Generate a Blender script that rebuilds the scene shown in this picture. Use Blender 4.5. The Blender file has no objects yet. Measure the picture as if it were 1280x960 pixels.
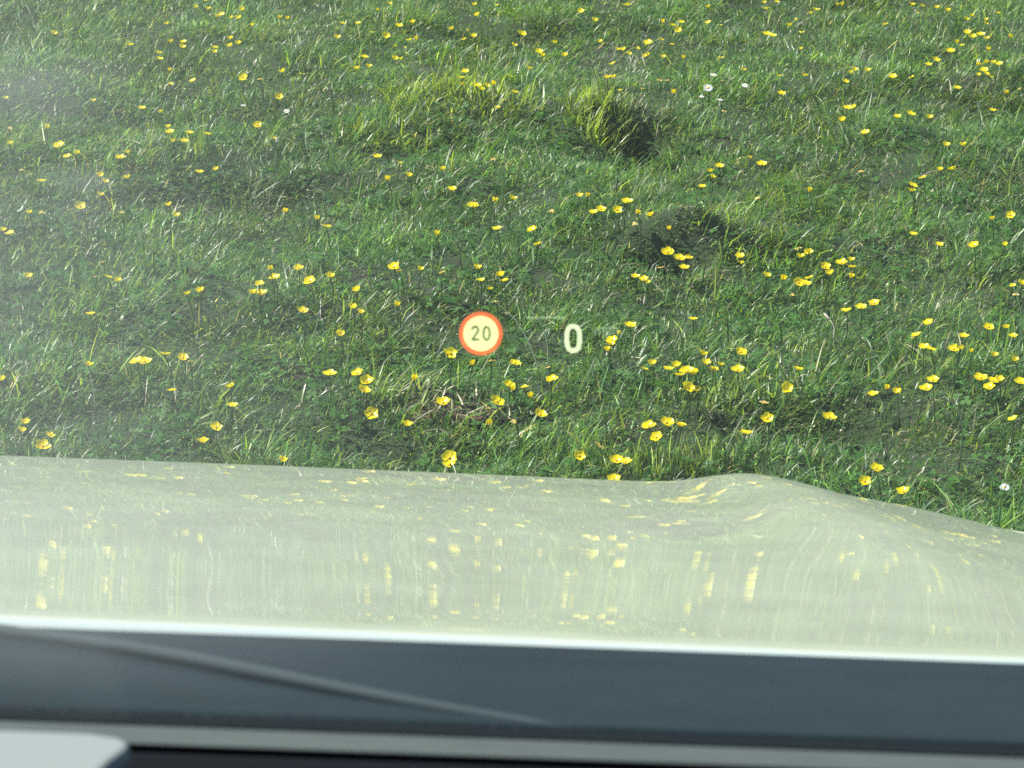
import bpy, math, random
import numpy as np
from mathutils import Vector, Matrix

random.seed(7)
rng = np.random.default_rng(11)
R = math.radians
sc = bpy.context.scene
C = sc.collection

# ------------------------------------------------------------ camera
FPX = 3800.0
CAM = Vector((0, 0, 1.6))
DEP, ROLL = R(17.7), R(2.1)
cam_data = bpy.data.cameras.new("camera")
cam = bpy.data.objects.new("camera", cam_data)
C.objects.link(cam)
cam_data.sensor_width = 36
cam_data.lens = FPX / 1280 * 36
cam_data.clip_start = 0.02
cam_data.clip_end = 2000
cam.matrix_world = (Matrix.Translation(CAM) @ Matrix.Rotation(R(90) - DEP, 4, 'X') @ Matrix.Rotation(ROLL, 4, 'Z'))
cam_data.dof.use_dof = True
cam_data.dof.focus_distance = 4.7
cam_data.dof.aperture_fstop = (cam_data.lens / 1000) / 0.0029
sc.camera = cam
sc.render.resolution_x, sc.render.resolution_y = 1024, 768

# ------------------------------------------------------------ light
SUN_EL, SUN_AZ = R(51), R(-76)      # azimuth from +Y towards +X
world = bpy.data.worlds.new("World")
sc.world = world
world.use_nodes = True
wn = world.node_tree
bg = wn.nodes["Background"]
sky = wn.nodes.new("ShaderNodeTexSky")
sky.sky_type = 'NISHITA'
sky.sun_disc = False
sky.sun_elevation = SUN_EL
sky.sun_rotation = SUN_AZ
wn.links.new(sky.outputs[0], bg.inputs[0])
bg.inputs[1].default_value = 0.11
sun_d = bpy.data.lights.new("sun", 'SUN')
sun_d.energy = 4.6
sun_d.angle = R(0.5)
sun_d.color = (1.0, 0.95, 0.86)
sun = bpy.data.objects.new("sun", sun_d)
C.objects.link(sun)
sdir = Vector((math.sin(SUN_AZ) * math.cos(SUN_EL), math.cos(SUN_AZ) * math.cos(SUN_EL), math.sin(SUN_EL)))
sun.rotation_euler = sdir.to_track_quat('Z', 'Y').to_euler()
sun.location = (0, 0, 20)
sc.view_settings.view_transform = 'Standard'
sc.view_settings.look = 'None'
sc.view_settings.exposure = 0.88
sc.view_settings.gamma = 1
sc.view_settings.use_curve_mapping = False
sc.cycles.use_denoising = False
sc.cycles.max_bounces = 8
sc.cycles.transparent_max_bounces = 12

# ------------------------------------------------------------ helpers
CM = cam.matrix_world.to_3x3()
def ray(px, py):
    return (CM @ Vector(((px - 640) / FPX, -(py - 480) / FPX, -1))).normalized()

def mat(name):
    m = bpy.data.materials.new(name)
    m.use_nodes = True
    nt = m.node_tree
    for n in list(nt.nodes):
        if n.type != 'OUTPUT_MATERIAL':
            nt.nodes.remove(n)
    return m, nt, nt.nodes["Material Output"]

def N(nt, t, **kw):
    n = nt.nodes.new(t)
    for k, v in kw.items():
        if k in n.inputs: n.inputs[k].default_value = v
        else: setattr(n, k, v)
    return n

def rgb(c): return (*c, 1.0)

def principled(name, col, rough=0.5, metal=0.0, spec=0.5, noise=None, bump=None):
    m, nt, out = mat(name)
    p = N(nt, "ShaderNodeBsdfPrincipled")
    p.inputs["Base Color"].default_value = rgb(col)
    p.inputs["Roughness"].default_value = rough
    p.inputs["Metallic"].default_value = metal
    p.inputs["Specular IOR Level"].default_value = spec
    nt.links.new(p.outputs[0], out.inputs[0])
    tc = N(nt, "ShaderNodeTexCoord")
    if noise:
        sc_, amt = noise
        n = N(nt, "ShaderNodeTexNoise"); n.inputs["Scale"].default_value = sc_; n.inputs["Detail"].default_value = 5
        nt.links.new(tc.outputs["Object"], n.inputs["Vector"])
        r = N(nt, "ShaderNodeValToRGB")
        r.color_ramp.elements[0].position = .3; r.color_ramp.elements[1].position = .7
        r.color_ramp.elements[0].color = rgb([c * (1 - amt) for c in col])
        r.color_ramp.elements[1].color = rgb([min(1, c * (1 + amt)) for c in col])
        nt.links.new(n.outputs[0], r.inputs[0]); nt.links.new(r.outputs[0], p.inputs["Base Color"])
    if bump:
        n2 = N(nt, "ShaderNodeTexNoise"); n2.inputs["Scale"].default_value = bump[0]
        nt.links.new(tc.outputs["Object"], n2.inputs["Vector"])
        b = N(nt, "ShaderNodeBump"); b.inputs["Strength"].default_value = bump[1]; b.inputs["Distance"].default_value = bump[2]
        nt.links.new(n2.outputs[0], b.inputs["Height"]); nt.links.new(b.outputs[0], p.inputs["Normal"])
    return m

def mesh_from(name, verts, faces, material=None, smooth=True):
    me = bpy.data.meshes.new(name)
    me.from_pydata([tuple(v) for v in verts], [], faces)
    if material: me.materials.append(material)
    if smooth: me.polygons.foreach_set("use_smooth", [True] * len(me.polygons))
    me.update()
    return me

def link(name, me, parent=None, loc=None, mw=None):
    o = bpy.data.objects.new(name, me)
    C.objects.link(o)
    if parent: o.parent = parent
    if loc is not None: o.location = loc
    if mw is not None: o.matrix_local = mw
    return o

def empty(name, loc, label, cat, group=None):
    o = bpy.data.objects.new(name, None)
    o.empty_display_size = .02
    C.objects.link(o)
    o.location = loc
    o["label"] = label; o["category"] = cat
    if group: o["group"] = group
    return o

# ------------------------------------------------------------ ground height
_per = []
for k in range(26):
    wl = rng.uniform(0.22, 1.3)
    a = rng.uniform(0, 2 * math.pi)
    _per.append((math.cos(a) * 2 * math.pi / wl, math.sin(a) * 2 * math.pi / wl, rng.uniform(0, 6.28), 0.0052 * wl ** 0.7))
FEAT = []     # (x, y, sx, sy, amplitude)
def h(x, y):
    z = 0.0
    for (kx, ky, p, am) in _per:
        z = z + am * np.sin(kx * x + ky * y + p)
    for (fx, fy, sx, sy, am) in FEAT:
        z = z + am * np.exp(-((x - fx) / sx) ** 2 - ((y - fy) / sy) ** 2)
    return z

def on_ground(px, py, up=0.0):
    d = ray(px, py)
    z = up
    for _ in range(14):
        t = (z - CAM.z) / d.z
        P = CAM + d * t
        z = 0.5 * z + 0.5 * (float(h(P.x, P.y)) + up)
    t = (z - CAM.z) / d.z
    return CAM + d * t

def feat(px, py, sx, sy, am):
    P = on_ground(px, py)
    FEAT.append((P.x, P.y, sx, sy, am))
feat(862, 300, .10, .09, .065)      # molehill
feat(838, 312, .06, .05, -.10)
feat(560, 512, .13, .07, .04)       # bare earth bank
feat(505, 552, .18, .08, -.06)
feat(500, 178, .24, .13, -.06)
feat(580, 135, .20, .16, .045)
feat(800, 205, .16, .11, -.05)
feat(795, 182, .075, .065, -.15)
feat(760, 165, .16, .14, .05)
feat(1040, 540, .22, .10, -.05)
feat(1180, 560, .12, .10, .03)
feat(40, 490, .15, .12, .04)
feat(110, 150, .25, .12, -.05)
feat(1090, 70, .3, .15, -.03)

BARE = []    # (x, y, rx, ry, share of blades removed)
def bare(px, py, rx, ry, s=.85):
    P = on_ground(px, py); BARE.append((P.x, P.y, rx, ry, s))
bare(575, 518, .10, .035, .9); bare(845, 305, .04, .05, .9); bare(880, 290, .05, .05, .3)
bare(290, 265, .16, .12, .45); bare(1180, 590, .14, .06, .55); bare(1120, 560, .07, .04, .5); bare(985, 200, .12, .1, .45)
bare(790, 185, .09, .06, .85); bare(640, 165, .1, .1, .3); bare(1160, 300, .1, .2, .25); bare(1210, 230, .16, .1, .4)

def far_f(v, lo, hi): return np.clip((v - lo) / (hi - lo), 0, 1)

# ground sheet: one grid, fine near the visible patch and stretched to the horizon
def grid_axis(core0, core1, step, far0, far1, growth=1.35):
    a = list(np.arange(core0, core1 + 1e-6, step))
    s, v = step, a[-1]
    while v < far1: s *= growth; v += s; a.append(v)
    s, v = step, a[0]
    while v > far0: s *= growth; v -= s; a.insert(0, v)
    return np.array(a)
gx = grid_axis(-2.4, 2.4, .02, -700, 700)
gy = grid_axis(3.0, 10.0, .02, -200, 900)
GX, GY = np.meshgrid(gx, gy)
GZ = h(GX, GY)
nx, ny = len(gx), len(gy)
co = np.stack([GX, GY, GZ], -1).reshape(-1, 3)
ii = (np.arange(ny - 1)[:, None] * nx + np.arange(nx - 1)[None]).reshape(-1)
fc = np.stack([ii, ii + 1, ii + nx + 1, ii + nx], -1)
def fast_mesh(name, co, faces, nper, material, smooth=True):
    """faces: flat index array, nper: vertices per polygon (array)"""
    me = bpy.data.meshes.new(name)
    me.vertices.add(len(co)); me.vertices.foreach_set("co", co.astype(np.float32).ravel())
    me.loops.add(len(faces)); me.loops.foreach_set("vertex_index", faces.astype(np.int32))
    starts = np.concatenate([[0], np.cumsum(nper)[:-1]]).astype(np.int32)
    me.polygons.add(len(nper)); me.polygons.foreach_set("loop_start", starts)
    me.polygons.foreach_set("use_smooth", np.full(len(nper), smooth))
    me.update(calc_edges=True); me.validate()
    me.materials.append(material)
    return me

m_ground, nt, out = mat("soil_and_moss")
tc = N(nt, "ShaderNodeTexCoord")
n1 = N(nt, "ShaderNodeTexNoise"); n1.inputs["Scale"].default_value = 9; n1.inputs["Detail"].default_value = 8
n2 = N(nt, "ShaderNodeTexNoise"); n2.inputs["Scale"].default_value = 160; n2.inputs["Detail"].default_value = 4
r1 = N(nt, "ShaderNodeValToRGB")
e = r1.color_ramp.elements
e[0].position = .36; e[0].color = (.032, .034, .015, 1); e[1].position = .42; e[1].color = (.024, .050, .011, 1)
x = r1.color_ramp.elements.new(.75); x.color = (.030, .062, .013, 1)
mx = N(nt, "ShaderNodeMix", data_type='RGBA', blend_type='MULTIPLY')
mx.inputs[0].default_value = .6
r2 = N(nt, "ShaderNodeValToRGB")
r2.color_ramp.elements[0].position = .3; r2.color_ramp.elements[0].color = (.35, .35, .35, 1)
r2.color_ramp.elements[1].position = .7; r2.color_ramp.elements[1].color = (1.3, 1.3, 1.2, 1)
p = N(nt, "ShaderNodeBsdfPrincipled"); p.inputs["Roughness"].default_value = .9
bmp = N(nt, "ShaderNodeBump"); bmp.inputs["Distance"].default_value = .01; bmp.inputs["Strength"].default_value = 1
for n in (n1, n2): nt.links.new(tc.outputs["Object"], n.inputs["Vector"])
nt.links.new(n1.outputs[0], r1.inputs[0]); nt.links.new(n2.outputs[0], r2.inputs[0])
nt.links.new(r1.outputs[0], mx.inputs[6]); nt.links.new(r2.outputs[0], mx.inputs[7])
nt.links.new(mx.outputs[2], p.inputs["Base Color"]); nt.links.new(n2.outputs[0], bmp.inputs["Height"])
nt.links.new(bmp.outputs[0], p.inputs["Normal"]); nt.links.new(p.outputs[0], out.inputs[0])
ground = link("ground", fast_mesh("ground", co, fc.ravel(), np.full(len(fc), 4), m_ground))
ground["kind"] = "structure"

# ------------------------------------------------------------ grass
def blade_material(name, rough=.38, trans=.40, spec=.45):
    m, nt, out = mat(name)
    at = N(nt, "ShaderNodeAttribute", attribute_name="tint")
    dif = N(nt, "ShaderNodeBsdfPrincipled")
    dif.inputs["Roughness"].default_value = rough
    dif.inputs["Specular IOR Level"].default_value = spec
    tr = N(nt, "ShaderNodeBsdfTranslucent")
    hs = N(nt, "ShaderNodeMix", data_type='RGBA', blend_type='MULTIPLY'); hs.inputs[0].default_value = 1
    hs.inputs[7].default_value = (1.9, 1.75, .75, 1)
    mix = N(nt, "ShaderNodeMixShader"); mix.inputs[0].default_value = trans
    nt.links.new(at.outputs["Color"], dif.inputs["Base Color"])
    nt.links.new(at.outputs["Color"], hs.inputs[6]); nt.links.new(hs.outputs[2], tr.inputs[0])
    nt.links.new(dif.outputs[0], mix.inputs[1]); nt.links.new(tr.outputs[0], mix.inputs[2])
    nt.links.new(mix.outputs[0], out.inputs[0])
    return m
m_blade = blade_material("grass_blade")

def vnoise(x, y, scale, seed):
    r = np.random.default_rng(seed)
    z = 0
    for k in range(7):
        a = r.uniform(0, 6.28); f = 2 * math.pi / scale * r.uniform(.6, 1.7)
        z = z + np.sin(f * (math.cos(a) * x + math.sin(a) * y) + r.uniform(0, 6.28))
    return z / 2.6          # about -1..1

PAL = np.array([[.050, .120, .022], [.068, .155, .027], [.036, .085, .022], [.100, .195, .032], [.155, .260, .040], [.38, .35, .22], [.062, .125, .055]])
def blades(x, y, L, w, az, lean, curl, tint, zoff=None):
    n = len(x)
    base = np.stack([x, y, h(x, y) - .004], -1)
    if zoff is not None: base[:, 2] += zoff
    d = np.stack([np.cos(az), np.sin(az), np.zeros(n)], -1)
    tw = az + math.pi / 2 + rng.uniform(-.9, .9, n)
    s = np.stack([np.cos(tw), np.sin(tw), rng.uniform(-.35, .35, n)], -1)
    levels = [0, .38, .72, 1.0]
    wid = [.75, 1.0, .72, 0]
    P = base.copy(); pts = [P.copy()]
    for k in range(3):
        dt = levels[k + 1] - levels[k]
        th = lean + curl * (levels[k] + dt / 2)
        P = P + (L * dt)[:, None] * (np.sin(th)[:, None] * d + np.cos(th)[:, None] * np.array([0, 0, 1.0]))
        pts.append(P.copy())
    V = np.empty((n, 7, 3))
    for k in range(3):
        V[:, 2 * k] = pts[k] - s * (w * wid[k] / 2)[:, None]
        V[:, 2 * k + 1] = pts[k] + s * (w * wid[k] / 2)[:, None]
    V[:, 6] = pts[3]
    b = (np.arange(n) * 7)[:, None]
    F = b + np.array([[0, 1, 3, 2, 2, 3, 5, 4, 4, 5, 6]])
    nper = np.tile([4, 4, 3], n)
    T = np.repeat(tint, 7, axis=0)
    return V.reshape(-1, 3), F.ravel(), nper, T

def blade_mesh(name, sets, material):
    off, VV, FF, NN, TT = 0, [], [], [], []
    for V, F, nper, T in sets:
        VV.append(V); FF.append(F + off); NN.append(nper); TT.append(T); off += len(V)
    V, F, NP, T = map(np.concatenate, (VV, FF, NN, TT))
    me = bpy.data.meshes.new(name)
    me.vertices.add(len(V)); me.vertices.foreach_set("co", V.astype(np.float32).ravel())
    me.loops.add(len(F)); me.loops.foreach_set("vertex_index", F.astype(np.int32))
    st = np.concatenate([[0], np.cumsum(NP)[:-1]]).astype(np.int32)
    me.polygons.add(len(NP)); me.polygons.foreach_set("loop_start", st)
    me.update(calc_edges=True)
    ca = me.color_attributes.new("tint", 'FLOAT_COLOR', 'POINT')
    ca.data.foreach_set("color", np.concatenate([T, np.ones((len(T), 1))], 1).astype(np.float32).ravel())
    me.materials.append(material)
    return me

def tints(n, x, y, straw=.05, lime=0.0):
    lum = np.clip(.5 + .5 * vnoise(x, y, .55, 5), 0, 1)
    idx = rng.choice(5, n, p=[.3, .27, .2, .15, .08])
    c = PAL[idx].copy()
    blue = rng.random(n) < .10
    c[blue] = PAL[6]
    c *= (.8 + .45 * lum)[:, None]
    strawp = straw * (1 + 1.6 * np.clip(vnoise(x, y, .7, 9), 0, 1))
    for (bx, by, rx, ry, s_) in BARE:
        strawp = strawp + .28 * s_ * np.exp(-((x - bx) / (rx * 1.4)) ** 2 - ((y - by) / (ry * 1.4)) ** 2)
    isx = rng.random(n) < strawp
    c[isx] = PAL[5] * rng.uniform(.35, 1.0, (isx.sum(), 1))
    lp = lime + .03 + .10 * np.clip(vnoise(x, y, .5, 77), 0, 1) + .06 * np.clip(vnoise(x, y, .15, 78), 0, 1)
    if True:
        k = rng.random(n) < lp
        c[k] = np.array([.25, .34, .045]) * rng.uniform(.7, 1.1, (k.sum(), 1))
    return c * np.exp(rng.normal(.12, .30, (n, 1)))

def frustum_points(n, ya, yb, margin):
    # a field patch wider than the visible wedge, evenly spread
    y = np.sqrt(rng.uniform(ya ** 2, yb ** 2, n))
    x = rng.uniform(-1, 1, n) * (.168 * y * margin + .12) + .0 * y
    return x, y

def sward(n, ya, yb, margin, Lr, wr, straw, lean_r=(.15, 1.15), wide=False, seed=0):
    if wide:
        x = rng.uniform(-5, 5, n); y = rng.uniform(1.5, 16, n)
        keep = (np.abs(x) > .168 * y * 1.1 + .1) | (y > 9.6) | (y < 4)
        x, y = x[keep], y[keep]
    else:
        x, y = frustum_points(n, ya, yb, margin)
    keep = np.ones(len(x), bool)
    for (bx, by, rx, ry, s_) in BARE:
        keep &= rng.random(len(x)) > .6 * s_ * np.exp(-(((x - bx) / rx) ** 2 + ((y - by) / ry) ** 2) ** 1.5)
    keep &= rng.random(len(x)) < .80 + .35 * vnoise(x, y, .16, 21)
    x, y = x[keep], y[keep]
    n = len(x)
    tall = np.clip(.55 + .55 * vnoise(x, y, .32, 3) + .25 * vnoise(x, y, .11, 4), 0, 1.25)
    L = rng.uniform(*Lr, n) * (.55 + .75 * tall)
    w = rng.uniform(*wr, n)
    flow = .55 + .9 * vnoise(x, y, 1.1, 31) + .8 * vnoise(x, y, .22, 32)
    az = flow + rng.normal(0, 1.3, n)
    lean = rng.uniform(*lean_r, n)
    curl = rng.uniform(.1, 2.1, n)
    return blades(x, y, L, w, az, lean, curl, tints(n, x, y, straw))

grass_sets = [
    sward(680000, 4.1, 9.4, 1.13, (.014, .037), (.0015, .0028), .045, (.2, 1.3)),
    sward(70000, 4.1, 9.6, 1.22, (.035, .075), (.0018, .0034), .04, (.1, 1.0)),
    sward(60000, 2.7, 4.3, 1.5, (.022, .06), (.002, .0034), .05),
    sward(420000, 0, 0, 1, (.03, .065), (.0035, .0065), .05, wide=True),
]
grass = link("grass", blade_mesh("grass", grass_sets, m_blade))
grass["kind"] = "stuff"; grass["label"] = "short dense green pasture grass with some dry straw blades"
grass["category"] = "grass"

# low broad leaves growing between the blades
def leaf_discs(name, n, ya, yb, size, material, zr, thr):
    x, y = frustum_points(n * 4, ya, yb, 1.2)
    k = vnoise(x, y, .35, 41) + .25 * rng.normal(size=len(x)) > thr
    x, y = x[k][:n], y[k][:n]; n = len(x)
    z = h(x, y) + rng.uniform(*zr, n)
    VV, FF = [], []
    r = rng.uniform(*size, n)
    ta = rng.uniform(0, 6.28, n)
    tilt = rng.uniform(0, .8, n); tz = rng.uniform(0, 6.28, n)
    V = []
    outl = [(0, 0), (.45, .42), (.85, .5), (1.05, .12), (1.05, -.12), (.85, -.5), (.45, -.42)]
    for leaf in range(3):
        a = ta + leaf * 2.094
        for (u, v) in outl:
            px_ = r * (u * np.cos(a) - v * np.sin(a)); py_ = r * (u * np.sin(a) + v * np.cos(a))
            pz = np.sin(tilt) * (px_ * np.cos(tz) + py_ * np.sin(tz)) + .25 * r * abs(v)
            V.append(np.stack([x + px_, y + py_, z + pz], -1))
    V = np.stack(V, 1).reshape(-1, 3)
    b = (np.arange(n) * 21)[:, None]
    F = b + np.concatenate([np.array([0, 1, 2, 3, 4, 5, 6]) + 7 * l for l in range(3)])[None]
    T = np.repeat(np.array([[.045, .12, .022]]) * rng.uniform(.6, 1.7, (n, 1)), 21, axis=0)
    return blade_mesh(name, [(V, F.ravel(), np.full(3 * n, 7), T)], material)
m_leaf = blade_material("clover_leaf", .55, .35, .25)
clover = link("clover", leaf_discs("clover", 9000, 4.2, 7.0, (.004, .0095), m_leaf, (.004, .030), .1))
clover["kind"] = "stuff"; clover["label"] = "small three-part clover leaves low among the grass"; clover["category"] = "clover"

# ------------------------------------------------------------ grass tufts, stalks, molehill
def tuft(px, py, n, rx, ry, L, w, lime, lab, az0=.6, spread=1.2, lean=(.1, .8), colour=None):
    P = on_ground(px, py)
    a = rng.uniform(0, 6.28, n); q = np.sqrt(rng.random(n))
    x = P.x + rx * q * np.cos(a); y = P.y + ry * q * np.sin(a)
    LL = rng.uniform(L * .45, L, n); ww = rng.uniform(w * .6, w, n)
    az = np.where(rng.random(n) < .35, rng.uniform(0, 6.28, n), az0 + rng.normal(0, spread, n))
    t = tints(n, x, y, .03, lime)
    V, F, nper, T = blades(x, y, LL, ww, az, rng.uniform(*lean, n), rng.uniform(.0, 1.5, n), t)
    o = link("grass_tuft", blade_mesh("grass_tuft", [(V - np.array([P.x, P.y, P.z]), F, nper, T)], m_blade), loc=P)
    o["label"] = lab; o["category"] = "grass tuft"; o["group"] = "taller tufts in the pasture"
tuft(575, 120, 330, .20, .12, .085, .0045, .85, "broad lime green grass tuft with yellow buttercups along its back", .8)
tuft(662, 158, 90, .16, .10, .060, .0034, .15, "low sparse grass tuft between the broad lime tuft and the dark hollow", .5)
tuft(750, 170, 330, .09, .09, .090, .0045, .85, "upright lime green tuft on the left rim of the dark hollow", 1.1, .8)
tuft(500, 168, 240, .16, .10, .080, .0042, .25, "dark green tuft leaning right, in front of the broad lime tuft", .3, .8)
tuft(505, 500, 40, .06, .05, .085, .0040, .6, "thin lime tuft just above the bare earth bank", .7, .5)
tuft(242, 195, 22, .03, .03, .10, .0050, .6, "few upright lime blades left of the upper middle", 1.5, .4, (0, .4))
tuft(30, 500, 260, .13, .10, .080, .0036, .1, "tall dark green tuft at the left edge above the bonnet", .3)
tuft(175, 355, 200, .13, .12, .070, .0034, .1, "fine green tuft in the left part, above the bonnet's left half", 1.2)
tuft(450, 590, 160, .14, .05, .060, .0032, .15, "grass tuft rising directly behind the bonnet edge left of centre", 1.5)
tuft(800, 590, 240, .14, .06, .070, .0034, .5, "yellowish upright tuft behind the bonnet edge beside the bulge", 1.5, .7, (0, .5))
tuft(1120, 470, 200, .18, .10, .080, .0036, .2, "loose green tuft among the buttercups on the right", .6)
tuft(930, 490, 160, .12, .09, .075, .0038, .35, "bright green tuft between two buttercup clusters right of the zero", .9)
tuft(980, 330, 200, .18, .10, .075, .0038, .4, "yellow green tuft behind the dense buttercup cluster on the right", .5)

m_stalk = principled("stalk_green", (.035, .065, .02), .5)
m_straw = principled("straw", (.42, .36, .27), .6)
def tube(pts, rad, material, name, parent=None, seg=6, loc=None):
    V, F = [], []
    n = len(pts)
    for i, p_ in enumerate(pts):
        a, b = pts[max(i - 1, 0)], pts[min(i + 1, n - 1)]
        d = (b - a).normalized()
        u = d.orthogonal().normalized(); v = d.cross(u)
        r_ = rad[i] if isinstance(rad, (list, tuple)) else rad
        for k in range(seg):
            t = 2 * math.pi * k / seg
            V.append(p_ + (u * math.cos(t) + v * math.sin(t)) * r_)
    for i in range(n - 1):
        for k in range(seg):
            F.append((i * seg + k, i * seg + (k + 1) % seg, (i + 1) * seg + (k + 1) % seg, (i + 1) * seg + k))
    F.append(tuple(range(seg))[::-1]); F.append(tuple(range((n - 1) * seg, n * seg)))
    return link(name, mesh_from(name, V, F, material), parent, loc)

def stalk(px0, py0, px1, py1, up, lab, rad=.0012, material=None, name="grass_stalk", head=False, bow=.01):
    A = on_ground(px0, py0); B = on_ground(px1, py1, up)
    pts = [Vector((0, 0, 0)).lerp(B - A, t) + Vector((bow * math.sin(t * 3.1), 0, up * .25 * math.sin(t * 3.14))) for t in (0, .2, .4, .6, .8, 1)]
    root = empty(name, A, lab, name.replace("_", " "))
    tube(pts, [rad, rad, rad * .9, rad * .8, rad * .7, rad * .6], material or m_stalk, "stem", root)
    if head:
        d = (pts[-1] - pts[-2]).normalized()
        tube([pts[-1] + d * s_ for s_ in (0, .004, .010, .016, .020)], [.0008, .0023, .0027, .0020, .0005], material or m_stalk, "seed_head", root)
stalk(680, 485, 610, 372, .10, "thin dark green stalk leaning left above the gap beside the round 20 sign", .0012, head=True)
stalk(684, 488, 668, 395, .09, "thin upright stalk between the round 20 sign and the zero", .0012, head=True)
stalk(120, 530, 92, 435, .07, "thin dark stalk in the lower left above the bonnet", .0011, head=True)
stalk(404, 400, 375, 372, .05, "short thin stalk below two buttercups left of centre", .0011)
stalk(215, 245, 172, 135, .10, "long thin stalk leaning left between the upper left buttercups", .0011, head=True)
stalk(275, 215, 340, 124, .09, "long thin stalk leaning right to a pale head, upper left", .0011, head=True)
stalk(540, 330, 600, 200, .10, "long thin stalk arching right in the upper middle", .0011, head=True)
stalk(1198, 590, 1190, 505, .09, "thin upright stalk with a dark head in the lower right", .0011, head=True)
stalk(1033, 455, 1037, 400, .07, "thin stalk with a pale tip right of centre", .0012, m_straw, head=True)
stalk(945, 255, 925, 212, .07, "thin dark stalk above and right of the molehill", .0012, head=True)
stalk(1268, 480, 1268, 362, .10, "thin upright stalk at the right edge of the picture", .0011, head=True)
for (a, b, c, d, lab) in [(788, 447, 812, 452, "pale dry straw lying right of the zero readout"),
                          (1150, 222, 1176, 212, "dry straw lying under the right hand buttercups"),
                          (155, 175, 176, 180, "short pale straw in the upper left grass"),
                          (1125, 395, 1150, 388, "pale straw lying in the grass on the right")]:
    stalk(a, b, c, d, .012, lab, .0018, m_straw, "straw", bow=.0)

# molehill: crumbly clod with dead thatch
m_earth = principled("earth", (.085, .062, .042), .95, 0, .2, (35, .6), (120, .8, .01))
def lump(name, px, py, rx, ry, rz, lab, cat, seed, n_thatch=0, mat_=None, az=1.0):
    P = on_ground(px, py)
    r = random.Random(seed)
    V, F = [], []
    NU, NV = 28, 12
    ph = [(r.uniform(1, 7), r.uniform(1, 6), r.uniform(0, 6.28), r.uniform(.03, .12)) for _ in range(9)]
    for j in range(NV + 1):
        v = j / NV * math.pi / 2
        for i in range(NU):
            u = i / NU * 2 * math.pi
            k = 1 + sum(a * math.sin(round(f) * u + g * v * 2 + p_) for f, g, p_, a in ph)
            k *= 1 + r.uniform(-.07, .07)
            V.append((rx * k * math.cos(u) * math.cos(v), ry * k * math.sin(u) * math.cos(v), rz * k * math.sin(v) - .008))
    for j in range(NV):
        for i in range(NU):
            F.append((j * NU + i, j * NU + (i + 1) % NU, (j + 1) * NU + (i + 1) % NU, (j + 1) * NU + i))
    root = empty(name, P, lab, cat)
    link("soil", mesh_from(name, V, F, mat_ or m_earth), root)
    if n_thatch:
        a = rng.uniform(0, 6.28, n_thatch); q = np.sqrt(rng.random(n_thatch))
        x = P.x + rx * 1.1 * q * np.cos(a); y = P.y + ry * 1.1 * q * np.sin(a)
        t = np.where(rng.random((n_thatch, 1)) < .55, PAL[5][None] * rng.uniform(.7, 1.5, (n_thatch, 1)), 1.5 * PAL[6][None] * rng.uniform(.8, 1.6, (n_thatch, 1)))
        zo = P.z + rz * .95 * np.sqrt(np.clip(1 - q ** 2, 0, 1)) - h(x, y)
        V2, F2, np2, T2 = blades(x, y, rng.uniform(.015, .05, n_thatch), rng.uniform(.0016, .003, n_thatch), rng.uniform(0, 6.28, n_thatch), rng.uniform(.5, 1.5, n_thatch), rng.uniform(0, 1.2, n_thatch), t, zo)
        link("thatch", blade_mesh("thatch", [(V2 - np.array(P), F2, np2, T2)], m_blade), root)
lump("molehill", 868, 290, .054, .044, .034, "dark earthy molehill covered in dead grass, right of the upper centre", "molehill", 3, 1300)
lump("earth_clod", 575, 522, .085, .03, .022, "low brown bank of bare earth just above the bonnet near the middle", "earth clod", 5, 120)

# ------------------------------------------------------------ flowers
def flower_mats():
    def petal(name, col, tcol, rough):
        m, nt, out = mat(name)
        p = N(nt, "ShaderNodeBsdfPrincipled"); p.inputs["Base Color"].default_value = rgb(col)
        p.inputs["Roughness"].default_value = rough
        tr = N(nt, "ShaderNodeBsdfTranslucent"); tr.inputs[0].default_value = rgb(tcol)
        mx = N(nt, "ShaderNodeMixShader"); mx.inputs[0].default_value = .35
        nt.links.new(p.outputs[0], mx.inputs[1]); nt.links.new(tr.outputs[0], mx.inputs[2]); nt.links.new(mx.outputs[0], out.inputs[0])
        return m
    return (petal("buttercup_petal", (.90, .74, .004), (.95, .82, .01), .3),
            petal("faded_petal", (.66, .50, .16), (.7, .5, .15), .5),
            petal("daisy_petal", (.80, .80, .78), (.8, .8, .8), .5))
m_yel, m_fade, m_white = flower_mats()
m_centre = principled("flower_centre", (.55, .36, .02), .6, 0, .3, (900, .3))
m_stem = principled("flower_stem", (.05, .10, .03), .5)

def petal_mesh(name, elev, length, width, material, curl=.5):
    V, F = [], []
    nu, nv = 6, 6
    ws = [.22, .55, .85, 1.0, .96, .70, .28]
    for j in range(nu + 1):
        t = j / nu
        e_ = elev + curl * (t - .3)
        # integrate the mid line
        r_ = sum(math.cos(elev + curl * ((k + .5) / nu - .3)) for k in range(j)) * length / nu + .0012
        z_ = sum(math.sin(elev + curl * ((k + .5) / nu - .3)) for k in range(j)) * length / nu
        for i in range(nv + 1):
            s_ = (i / nv - .5) * 2
            wv = ws[j] * width / 2 * s_
            lift = .22 * width * s_ * s_ * ws[j] * .6
            V.append((r_ - math.sin(e_) * lift * .6, wv, z_ + math.cos(e_) * lift))
    for j in range(nu):
        for i in range(nv):
            a = j * (nv + 1) + i
            F.append((a, a + 1, a + nv + 2, a + nv + 1))
    return mesh_from(name, V, F, material)

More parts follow.
